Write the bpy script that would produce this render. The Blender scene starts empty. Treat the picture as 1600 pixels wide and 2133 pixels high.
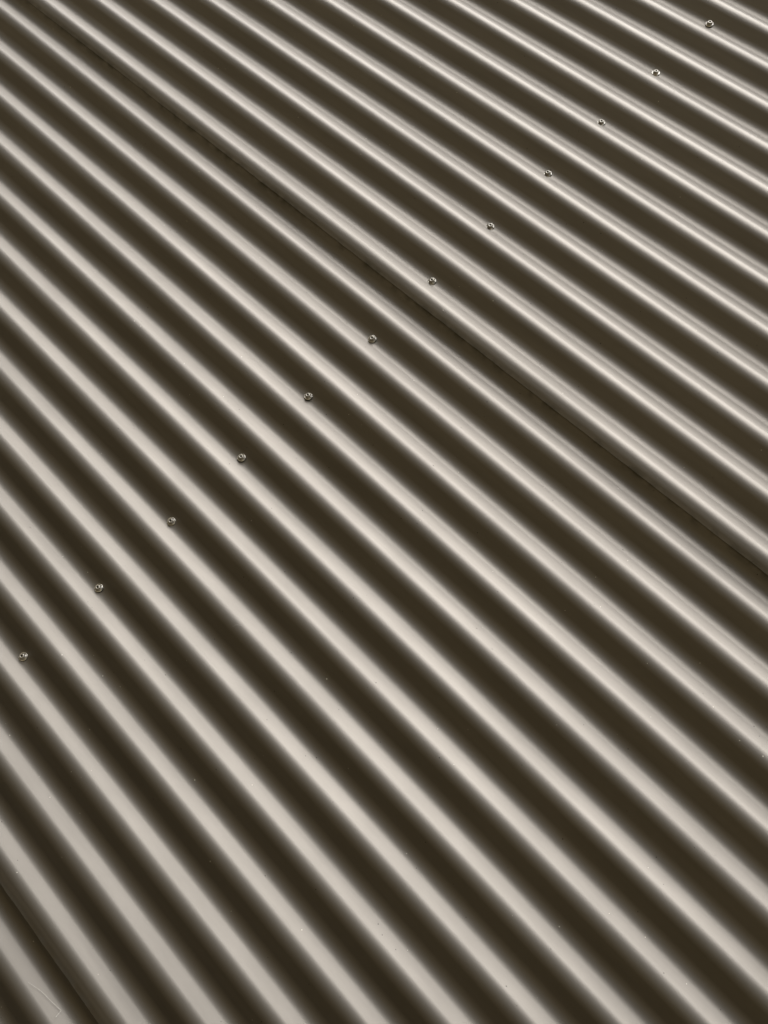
import bpy, bmesh, math, random
from mathutils import Vector, Matrix
random.seed(4)
S = bpy.context.scene
C = S.collection

# ------------------------------------------------------------------ camera
PITCH = 0.076          # corrugation pitch of the sheets (m)
DEPTH = 0.0160          # corrugation depth
BASE = 1.30            # height of the lowest visible screw's valley above the ground
# wall coordinates (u along the ribs, v up the wall, w out of the wall) -> world
def W(u, v, w=0.0):
    return Vector((u, -w, v + BASE))
def Wd(u, v, w):
    return Vector((u, -w, v))
cam_d = bpy.data.cameras.new('camera')
cam = bpy.data.objects.new('camera', cam_d); C.objects.link(cam)
rx = Wd(0.7017812530658016, 0.7036085084488689, -0.11152640800908858)
ry = -Wd(0.6371400350127969, -0.6899417235484342, -0.34355930185191097)
rz = -Wd(-0.3186779701029606, 0.17004553785218454, -0.9324853170025813)
M = Matrix((rx, ry, rz)).transposed().to_4x4()
M.translation = W(0.64559421, 0.336233, 1.17835319)
cam.matrix_world = M
cam_d.sensor_fit = 'VERTICAL'; cam_d.sensor_height = 24.0; cam_d.sensor_width = 18.0
cam_d.lens = 24.0 * 1671.76 / 2133.0
cam_d.clip_start = 0.02; cam_d.clip_end = 500
S.camera = cam

# ------------------------------------------------------------------ sky, sun, exposure
SUN_DIR = Vector((-0.20, 0.03, 0.95)).normalized()      # towards the sun
w = bpy.data.worlds.new('World'); S.world = w; w.use_nodes = True
nt = w.node_tree
sky = nt.nodes.new('ShaderNodeTexSky'); sky.sky_type = 'NISHITA'; sky.sun_disc = False
sky.sun_elevation = math.asin(SUN_DIR.z)
sky.sun_rotation = math.atan2(SUN_DIR.x, SUN_DIR.y)
sky.air_density = 0.05; sky.dust_density = 0.15; sky.ozone_density = 1.0
bg = nt.nodes['Background']; bg.inputs['Strength'].default_value = 0.05
hs = nt.nodes.new('ShaderNodeHueSaturation'); hs.inputs['Saturation'].default_value = 0.15   # grey overcast
nt.links.new(sky.outputs['Color'], hs.inputs['Color']); wm = nt.nodes.new('ShaderNodeMix'); wm.data_type = 'RGBA'; wm.blend_type = 'MULTIPLY'; wm.inputs['Factor'].default_value = 1.0
wm.inputs['B'].default_value = (1.0, 0.91, 0.68, 1)      # warm tint added over the sky to brown the dark reflections
nt.links.new(hs.outputs['Color'], wm.inputs['A']); nt.links.new(wm.outputs['Result'], bg.inputs['Color'])
sl = bpy.data.lights.new('sun', 'SUN'); sl.energy = 1.5; sl.angle = math.radians(90); sl.color = (1.0, 0.99, 0.985)
so = bpy.data.objects.new('sun', sl); C.objects.link(so)
so.rotation_euler = SUN_DIR.to_track_quat('Z', 'Y').to_euler()
S.view_settings.view_transform = 'Standard'; S.view_settings.look = 'None'
S.view_settings.gamma = 1.0; S.view_settings.use_curve_mapping = False
S.view_settings.exposure = 2.95

# ------------------------------------------------------------------ helpers
def tag(o, label=None, cat=None, group=None, kind=None):
    for k, v in (('label', label), ('category', cat), ('group', group), ('kind', kind)):
        if v: o[k] = v
    return o
def link(name, bm, mat, parent=None, smooth=True):
    me = bpy.data.meshes.new(name); bm.to_mesh(me); bm.free()
    if mat: me.materials.append(mat)
    for p in me.polygons: p.use_smooth = smooth
    o = bpy.data.objects.new(name, me); C.objects.link(o)
    if parent: o.parent = parent
    return o

def painted_metal(name, base, rough, metallic, var=0.08, bump=0.012, specks=True, seed=0.0):
    m = bpy.data.materials.new(name); m.use_nodes = True
    n = m.node_tree; b = n.nodes['Principled BSDF']
    tc = n.nodes.new('ShaderNodeTexCoord')
    mp = n.nodes.new('ShaderNodeMapping'); mp.inputs['Location'].default_value = (seed, seed * .7, seed * 1.3)
    n.links.new(tc.outputs['Object'], mp.inputs['Vector'])
    # weathering: broad soft blotches stretched along the ribs
    mp2 = n.nodes.new('ShaderNodeMapping'); mp2.inputs['Scale'].default_value = (1.2, 14, 14)
    n.links.new(mp.outputs['Vector'], mp2.inputs['Vector'])
    n1 = n.nodes.new('ShaderNodeTexNoise'); n1.inputs['Scale'].default_value = 3.0; n1.inputs['Detail'].default_value = 5
    n.links.new(mp2.outputs['Vector'], n1.inputs['Vector'])
    cr = n.nodes.new('ShaderNodeMapRange'); cr.inputs['From Min'].default_value = .3; cr.inputs['From Max'].default_value = .7
    cr.inputs['To Min'].default_value = 1 - var; cr.inputs['To Max'].default_value = 1 + var
    n.links.new(n1.outputs['Fac'], cr.inputs['Value'])
    mul = n.nodes.new('ShaderNodeVectorMath'); mul.operation = 'SCALE'; mul.inputs[0].default_value = base
    n.links.new(cr.outputs['Result'], mul.inputs['Scale'])
    col = mul.outputs['Vector']
    met_out = None
    if specks:
        def N(kind, **kw):
            q = n.nodes.new(kind)
            for k, v in kw.items():
                if k == 'op': q.operation = v
                else: q.inputs[int(k[1:])].default_value = v
            return q
        def L(a, b_): n.links.new(a, b_)
        def mix(fac, a, colour):
            q = n.nodes.new('ShaderNodeMix'); q.data_type = 'RGBA'
            L(fac, q.inputs['Factor']); L(a, q.inputs['A']); q.inputs['B'].default_value = colour
            return q.outputs['Result']
        def mask(scale, keep, size, off):      # a few round grains scattered at random
            m3 = n.nodes.new('ShaderNodeMapping'); m3.inputs['Location'].default_value = (off, off * 2, 0)
            L(mp.outputs['Vector'], m3.inputs['Vector'])
            vo = n.nodes.new('ShaderNodeTexVoronoi'); vo.inputs['Scale'].default_value = scale
            L(m3.outputs['Vector'], vo.inputs['Vector'])
            sp = n.nodes.new('ShaderNodeSeparateColor'); L(vo.outputs['Color'], sp.inputs['Color'])
            sz = n.nodes.new('ShaderNodeMapRange'); sz.inputs['From Min'].default_value = 1 - keep
            sz.inputs['To Max'].default_value = size; L(sp.outputs['Red'], sz.inputs['Value'])
            lt = N('ShaderNodeMath', op='LESS_THAN'); L(vo.outputs['Distance'], lt.inputs[0]); L(sz.outputs['Result'], lt.inputs[1])
            return lt.outputs['Value']
        pale = mask(60.0, .38, .055, 0.0)
        dark = mask(80.0, .45, .075, 3.1)
        # dark olive band along the lap edges, ragged, a few millimetres wide
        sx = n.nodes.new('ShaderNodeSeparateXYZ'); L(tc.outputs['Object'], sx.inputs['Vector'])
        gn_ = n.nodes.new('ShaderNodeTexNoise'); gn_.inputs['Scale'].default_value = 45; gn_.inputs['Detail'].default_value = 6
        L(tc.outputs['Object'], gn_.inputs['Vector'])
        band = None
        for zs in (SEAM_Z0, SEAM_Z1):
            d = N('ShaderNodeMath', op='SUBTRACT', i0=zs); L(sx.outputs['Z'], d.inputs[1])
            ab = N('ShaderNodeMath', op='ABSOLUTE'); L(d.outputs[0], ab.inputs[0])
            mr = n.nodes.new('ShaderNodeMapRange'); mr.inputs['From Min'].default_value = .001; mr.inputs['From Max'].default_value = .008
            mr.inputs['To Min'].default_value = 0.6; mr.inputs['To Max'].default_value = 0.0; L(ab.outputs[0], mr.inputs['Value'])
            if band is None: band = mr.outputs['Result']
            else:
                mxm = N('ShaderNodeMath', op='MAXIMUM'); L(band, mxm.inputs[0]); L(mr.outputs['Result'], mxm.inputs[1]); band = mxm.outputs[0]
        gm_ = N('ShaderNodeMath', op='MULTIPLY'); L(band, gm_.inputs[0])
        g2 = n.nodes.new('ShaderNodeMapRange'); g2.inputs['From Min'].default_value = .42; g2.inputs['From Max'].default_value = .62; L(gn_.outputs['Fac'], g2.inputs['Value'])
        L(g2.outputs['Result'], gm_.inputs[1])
        lint0 = mask(260.0, .45, .28, 7.7)
        lint = N('ShaderNodeMath', op='MULTIPLY'); L(lint0, lint.inputs[0]); L(gm_.outputs[0], lint.inputs[1])
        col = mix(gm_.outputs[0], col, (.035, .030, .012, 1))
        col = mix(dark, col, (.02, .016, .01, 1))
        col = mix(pale, col, (.55, .52, .44, 1))
        col = mix(lint.outputs[0], col, (.13, .13, .05, 1))
        tot = N('ShaderNodeMath', op='MAXIMUM'); L(gm_.outputs[0], tot.inputs[0]); L(pale, tot.inputs[1])
        tot2 = N('ShaderNodeMath', op='MAXIMUM'); L(tot.outputs[0], tot2.inputs[0]); L(dark, tot2.inputs[1])
        mm_ = N('ShaderNodeMath', op='SUBTRACT', i0=metallic); L(tot2.outputs[0], mm_.inputs[1]); mm_.use_clamp = True
        met_out = mm_.outputs[0]
    n.links.new(col, b.inputs['Base Color'])
    n2 = n.nodes.new('ShaderNodeTexNoise'); n2.inputs['Scale'].default_value = 14; n2.inputs['Detail'].default_value = 6
    n.links.new(mp.outputs['Vector'], n2.inputs['Vector'])
    rr = n.nodes.new('ShaderNodeMapRange'); rr.inputs['To Min'].default_value = rough - .03; rr.inputs['To Max'].default_value = rough + .03
    n.links.new(n2.outputs['Fac'], rr.inputs['Value']); n.links.new(rr.outputs['Result'], b.inputs['Roughness'])
    b.inputs['Metallic'].default_value = metallic
    if met_out: n.links.new(met_out, b.inputs['Metallic'])
    if bump:
        n3 = n.nodes.new('ShaderNodeTexNoise'); n3.inputs['Scale'].default_value = 700; n3.inputs['Detail'].default_value = 2
        n.links.new(mp.outputs['Vector'], n3.inputs['Vector'])
        bu = n.nodes.new('ShaderNodeBump'); bu.inputs['Strength'].default_value = bump; bu.inputs['Distance'].default_value = .001
        n.links.new(n3.outputs['Fac'], bu.inputs['Height']); n.links.new(bu.outputs['Normal'], b.inputs['Normal'])
    return m

SEAM = -2.73          # lower lap edge, in pitches
SEAM_Z0 = BASE + SEAM * PITCH; SEAM_Z1 = BASE + (SEAM + 14) * PITCH
SHEET_COL = (0.212, 0.196, 0.175)
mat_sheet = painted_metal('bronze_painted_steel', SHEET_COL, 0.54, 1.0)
mat_screw = painted_metal('screw_paint', (0.46, 0.435, 0.39), 0.30, 0.7, var=.15, bump=.05, specks=False)
mat_washer = painted_metal('washer_paint', (0.86, 0.83, 0.77), 0.22, 0.95, var=.1, bump=.03, specks=False)
mat_rubber = painted_metal('black_rubber', (0.02, 0.02, 0.018), 0.6, 0.0, var=.1, bump=.03, specks=False)
mat_scratch = painted_metal('bare_scratch', (0.36, 0.345, 0.31), 0.5, 0.6, var=.1, bump=0, specks=False)
mat_dark = painted_metal('dimple_dark', (0.012, 0.010, 0.008), 0.8, 0.0, var=.1, bump=0, specks=False)  # near-black colour inside the head dimple

# ------------------------------------------------------------------ setting: unseen ground, added for its dark brown reflections
gm = bpy.data.materials.new('ground_dark_brown'); gm.use_nodes = True
gn = gm.node_tree; gb = gn.nodes['Principled BSDF']; gb.inputs['Roughness'].default_value = .9
gt = gn.nodes.new('ShaderNodeTexNoise'); gt.inputs['Scale'].default_value = 90; gt.inputs['Detail'].default_value = 8
gr = gn.nodes.new('ShaderNodeValToRGB'); gr.color_ramp.elements[0].color = (.026, .0165, .0015, 1); gr.color_ramp.elements[1].color = (.050, .034, .005, 1)
gc = gn.nodes.new('ShaderNodeTexCoord')
gn.links.new(gc.outputs['Object'], gt.inputs['Vector']); gn.links.new(gt.outputs['Fac'], gr.inputs['Fac']); gn.links.new(gr.outputs['Color'], gb.inputs['Base Color'])
bm = bmesh.new()
bm.faces.new([bm.verts.new(p) for p in ((-150, -150, 0), (150, -150, 0), (150, 150, 0), (-150, 150, 0))])
tag(link('ground', bm, gm, smooth=False), kind='structure')

# ------------------------------------------------------------------ corrugated sheets
# cross-section: alternating circular arcs joined by a short straight flank
def half_profile(n=14):
    """valley centre (0,0) to crest centre (PITCH/2, DEPTH): arc, tangent line, arc."""
    a, h, r = PITCH / 2, DEPTH, RAD
    # flank angle th:  2 r sin th + L cos th = a ;  2 r (1-cos th) + L sin th = h
    lo, hi = 0.01, 1.3
    for _ in range(80):
        th = (lo + hi) / 2
        L = (a - 2 * r * math.sin(th)) / math.cos(th)
        if 2 * r * (1 - math.cos(th)) + L * math.sin(th) < h: lo = th
        else: hi = th
    pts = [(r * math.sin(th * i / n), r * (1 - math.cos(th * i / n))) for i in range(n + 1)]
    x1, y1 = a - r * math.sin(th), h - r * (1 - math.cos(th))
    pts += [(pts[-1][0] * (1 - t) + x1 * t, pts[-1][1] * (1 - t) + y1 * t) for t in (.25, .5, .75)]
    pts += [(a - r * math.sin(th * (n - i) / n), h - r * (1 - math.cos(th * (n - i) / n))) for i in range(n + 1)]
    return pts
RAD = 0.0225
HALF = half_profile()
def prof(v):
    """height of the corrugation at v (valleys at multiples of PITCH)."""
    t = (v / PITCH) % 1.0
    if t > .5: t = 1 - t
    x = t * PITCH
    for (x0, y0), (x1, y1) in zip(HALF, HALF[1:]):
        if x <= x1 + 1e-12: return y0 + (y1 - y0) * (x - x0) / max(x1 - x0, 1e-9)
    return DEPTH
def profile_vs(p0, p1):
    """v positions of all profile vertices between pitches p0 and p1."""
    out = [p0 * PITCH]
    k = math.floor(p0)
    while k <= p1:
        for x, _ in HALF: out.append(k * PITCH + x)
        for x, _ in HALF[::-1][1:-1]: out.append((k + 1) * PITCH - x)
        k += 1
    out = sorted(v for v in out if p0 * PITCH < v < p1 * PITCH)
    res = [p0 * PITCH]
    for v in out + [p1 * PITCH]:
        if v - res[-1] > 1e-5: res.append(v)
    return res
THICK = 0.0008
LIFT = 0.0036
def sheet(p0, p1, u0, u1, ph, mat, lip=0.0016):
    vs = profile_vs(p0, p1); v0, v1 = vs[0], vs[-1]
    nu = 420
    bm = bmesh.new(); front = []; back = []
    for i in range(nu + 1):
        u = u0 + (u1 - u0) * i / nu
        fr = []; bk = []
        for v in vs:
            near = max(0.0, 1 - (v - v0) / 0.06)      # free edge wanders a little
            off = LIFT * (1 - (v - v0) / (v1 - v0)) + near * 0.0005 * (math.sin(u * 5.1 + ph) + .6 * math.sin(u * 13.7 + 2 * ph))
            off += lip * max(0.0, 1 - (v - v0) / 0.013) ** 1.6      # slightly sprung lip
            wob = 0.0005 * math.sin(u * 3.1 + v * 4 + ph) + .0002 * math.sin(u * 9.7 - v * 21 + ph)
            dv = (0.0006 * math.sin(u * 2.3 + ph) + 0.00022 * math.sin(u * 61 + ph) + 0.00018 * math.sin(u * 143 + 3 * ph)) * near ** 6
            z = prof(v) + off + wob
            fr.append(bm.verts.new(W(u, v + dv, z))); bk.append(bm.verts.new(W(u, v + dv, z - THICK)))
        front.append(fr); back.append(bk)
    n = len(vs)
    for i in range(nu):
        for j in range(n - 1):
            bm.faces.new((front[i][j], front[i + 1][j], front[i + 1][j + 1], front[i][j + 1]))
            bm.faces.new((back[i][j], back[i][j + 1], back[i + 1][j + 1], back[i + 1][j]))
        bm.faces.new((front[i][0], back[i][0], back[i + 1][0], front[i + 1][0]))
        bm.faces.new((front[i][-1], front[i + 1][-1], back[i + 1][-1], back[i][-1]))
    for j in range(n - 1):
        bm.faces.new((front[0][j], front[0][j + 1], back[0][j + 1], back[0][j]))
        bm.faces.new((front[-1][j], back[-1][j], back[-1][j + 1], front[-1][j + 1]))
    bm.normal_update()
    for e in bm.edges:
        if len(e.link_faces) == 2 and e.calc_face_angle(0) > 1.0: e.smooth = False
    return link('corrugated_sheet', bm, mat)

GRP = 'corrugated steel sheets lapped up the wall'
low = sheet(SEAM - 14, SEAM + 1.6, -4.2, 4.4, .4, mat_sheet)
tag(low, 'bronze-grey corrugated sheet seen only in the bottom left corner, with a pale angular scratch', 'metal sheet', GRP)
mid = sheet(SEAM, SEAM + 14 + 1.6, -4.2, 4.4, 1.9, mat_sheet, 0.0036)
tag(mid, 'large bronze-grey corrugated sheet lying between the two lap seams, covering the middle', 'metal sheet', GRP)
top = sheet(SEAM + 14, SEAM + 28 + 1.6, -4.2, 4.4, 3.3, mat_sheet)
tag(top, 'bronze-grey corrugated sheet with thin bright ribs, beyond the long lap seam, top right', 'metal sheet', GRP)

# scratches in the paint: thin ribbons that follow the corrugation
def ribbon(parent, pts, off, widths):
    bm = bmesh.new(); prev = None
    dense = []
    for (a, b), (wa, wb) in zip(zip(pts, pts[1:]), zip(widths, widths[1:])):
        for i in range(12):
            t = i / 12; dense.append((a[0] + (b[0] - a[0]) * t, a[1] + (b[1] - a[1]) * t, wa + (wb - wa) * t))
    dense.append((*pts[-1], widths[-1]))
    for i, (u, v, wd) in enumerate(dense):
        q = dense[min(i + 1, len(dense) - 1)]; p = dense[max(i - 1, 0)]
        d = Vector((q[0] - p[0], q[1] - p[1])).normalized(); nrm = Vector((-d.y, d.x)) * wd * .22
        wv = random.uniform(.6, 1.3)
        l = [bm.verts.new(W(u + s * nrm.x * wv, v + s * nrm.y * wv, prof(v + s * nrm.y * wv) + off)) for s in (-1, 1)]
        if prev: bm.faces.new((prev[0], l[0], l[1], prev[1]))
        prev = l
    o = link('scratch', bm, mat_scratch, parent)
    return o

# ------------------------------------------------------------------ screws
def lathe(bm, prof_pts, seg=40):
    rings = []
    for r, z in prof_pts:
        if r < 1e-7: rings.append([bm.verts.new((0, 0, z))])
        else: rings.append([bm.verts.new((r * math.cos(2 * math.pi * i / seg), r * math.sin(2 * math.pi * i / seg), z)) for i in range(seg)])
    for a, b in zip(rings, rings[1:]):
        for i in range(seg):
            j = (i + 1) % seg
            if len(a) == 1 and len(b) > 1: bm.faces.new((a[0], b[i], b[j]))
            elif len(b) == 1 and len(a) > 1: bm.faces.new((a[i], a[j], b[0]))
            elif len(a) > 1: bm.faces.new((a[i], a[j], b[j], b[i]))
def hexrad(ang, af, rnd):
    """radius of a hexagon with across-flats af, softened towards a circle by rnd"""
    a = (ang % (math.pi / 3)) - math.pi / 6
    r = af / 2 / math.cos(a)
    return r * (1 - rnd) + af / 2 * 1.07 * rnd
def make_screw():
    e = bpy.data.objects.new('wall_screw', None); C.objects.link(e); e.empty_display_size = .01
    mm = .001
    bm = bmesh.new()
    lathe(bm, [(0, 0.9 * mm), (6.2 * mm, 0.9 * mm), (6.9 * mm, .6 * mm), (7.05 * mm, -.1 * mm), (6.9 * mm, -1.2 * mm)])  # seal widened past the washer, its dark rim stands in for contact shadow
    link('seal', bm, mat_rubber, e)
    bm = bmesh.new()   # slightly dished metal washer with a rolled bright rim
    lathe(bm, [(3.2 * mm, 1.35 * mm), (4.9 * mm, 1.15 * mm), (5.2 * mm, 1.3 * mm), (5.45 * mm, 1.9 * mm), (5.85 * mm, 2.2 * mm), (6.35 * mm, 1.95 * mm), (6.65 * mm, 1.35 * mm), (6.6 * mm, .9 * mm), (6.0 * mm, .75 * mm)])
    link('washer', bm, mat_washer, e)
    bm = bmesh.new(); seg = 72; rings = []
    spec = [  # (radius or across-flats/2 in mm, z, hexness)
        (4.9, 1.5, 0), (4.75, 1.75, 0), (4.3, 2.0, .3), (3.7, 2.3, .9), (3.6, 4.9, 1), (3.35, 5.5, .8), (3.0, 5.95, .2), (2.5, 6.1, 0), (1.75, 5.95, 0), (1.5, 5.7, 0)]
    for r, z, hx in spec:
        ring = []
        for i in range(seg):
            a = 2 * math.pi * i / seg
            rr = hexrad(a, 2 * r, 1 - hx) if hx else r
            ring.append(bm.verts.new((rr * mm * math.cos(a), rr * mm * math.sin(a), z * mm)))
        rings.append(ring)
    for a, b in zip(rings, rings[1:]):
        for i in range(seg):
            j = (i + 1) % seg; bm.faces.new((a[i], a[j], b[j], b[i]))
    head = link('head', bm, mat_screw, e)
    bm = bmesh.new()
    lathe(bm, [(1.6 * mm, 5.75 * mm), (1.45 * mm, 4.7 * mm), (.8 * mm, 4.0 * mm), (0, 3.9 * mm)], 24)
    link('dimple', bm, mat_dark, head)
    e.scale = (1.08, 1.08, 1.08)
    return e
def copy_tree(o, parent=None):
    c = o.copy(); C.objects.link(c); c.parent = parent
    for ch in list(o.children): copy_tree(ch, c)
    return c
# (u, v) of each screw on the wall, lower left to upper right
SCREWS = [(-0.0001, -0.0003), (0.0012, 0.1517), (0.0015, 0.3046), (0.0028, 0.4576), (0.0031, 0.6099), (0.0051, 0.7597),
          (0.0035, 0.9093), (0.0020, 1.0594), (0.0026, 1.2114), (0.0002, 1.3607), (0.0004, 1.5162), (0.0008, 1.6742)]
SCREW_LABELS = [
    'hex screw at the lower left end of the screw row, beside the left edge',
    'hex screw second from the lower left end of the screw row',
    'hex screw third from the lower left end of the screw row',
    'hex screw fourth from the lower left end of the screw row',
    'hex screw fifth from the lower left end, second one below the long lap seam',
    'hex screw just below the long lap seam, nearest it on that side',
    'hex screw just above the long lap seam, lowest of six on the upper sheet',
    'hex screw second above the long lap seam, fifth from the upper right end',
    'hex screw fourth from the upper right end of the screw row',
    'hex screw third from the upper right end of the screw row',
    'hex screw second from the upper right end of the screw row',
    'hex screw at the upper right end of the screw row, nearest the top edge',
]
screw0 = make_screw()
proto_done = False
for k, (u, v) in enumerate(SCREWS):
    s = screw0 if k == 0 else copy_tree(screw0)
    seam_lift = LIFT * (1 - ((v / PITCH - SEAM) % 14) / 15.6)
    s.location = W(u, v, prof(v) + seam_lift)
    # local z out of the wall, with a little lean and a random turn
    tilt = Matrix.Rotation(math.radians(random.uniform(-4, 4)), 4, 'X') @ Matrix.Rotation(math.radians(random.uniform(-4, 4)), 4, 'Y')
    s.rotation_euler = (Matrix.Rotation(math.radians(90), 4, 'X') @ tilt @ Matrix.Rotation(random.uniform(0, 1.05), 4, 'Z')).to_euler()
    tag(s, SCREW_LABELS[k], 'screw', 'hex screws in a row across the ribs')

ribbon(low, [(0.3698, -0.2503), (0.3906, -0.2448), (0.4098, -0.2424), (0.4275, -0.2398)], LIFT + .0003, [.0003, .0007, .0006, .0011])
ribbon(low, [(0.4275, -0.2398), (0.4283, -0.2435), (0.4292, -0.2475)], LIFT + .00035, [.001, .0012, .0026])
ribbon(mid, [(0.2112, 0.2618), (0.2132, 0.2685), (0.2203, 0.2735)], LIFT + .0003, [.0004, .0008, .0003])

# ------------------------------------------------------------------ render
S.render.engine = 'CYCLES'
S.cycles.max_bounces = 8
S.cycles.glossy_bounces = 6
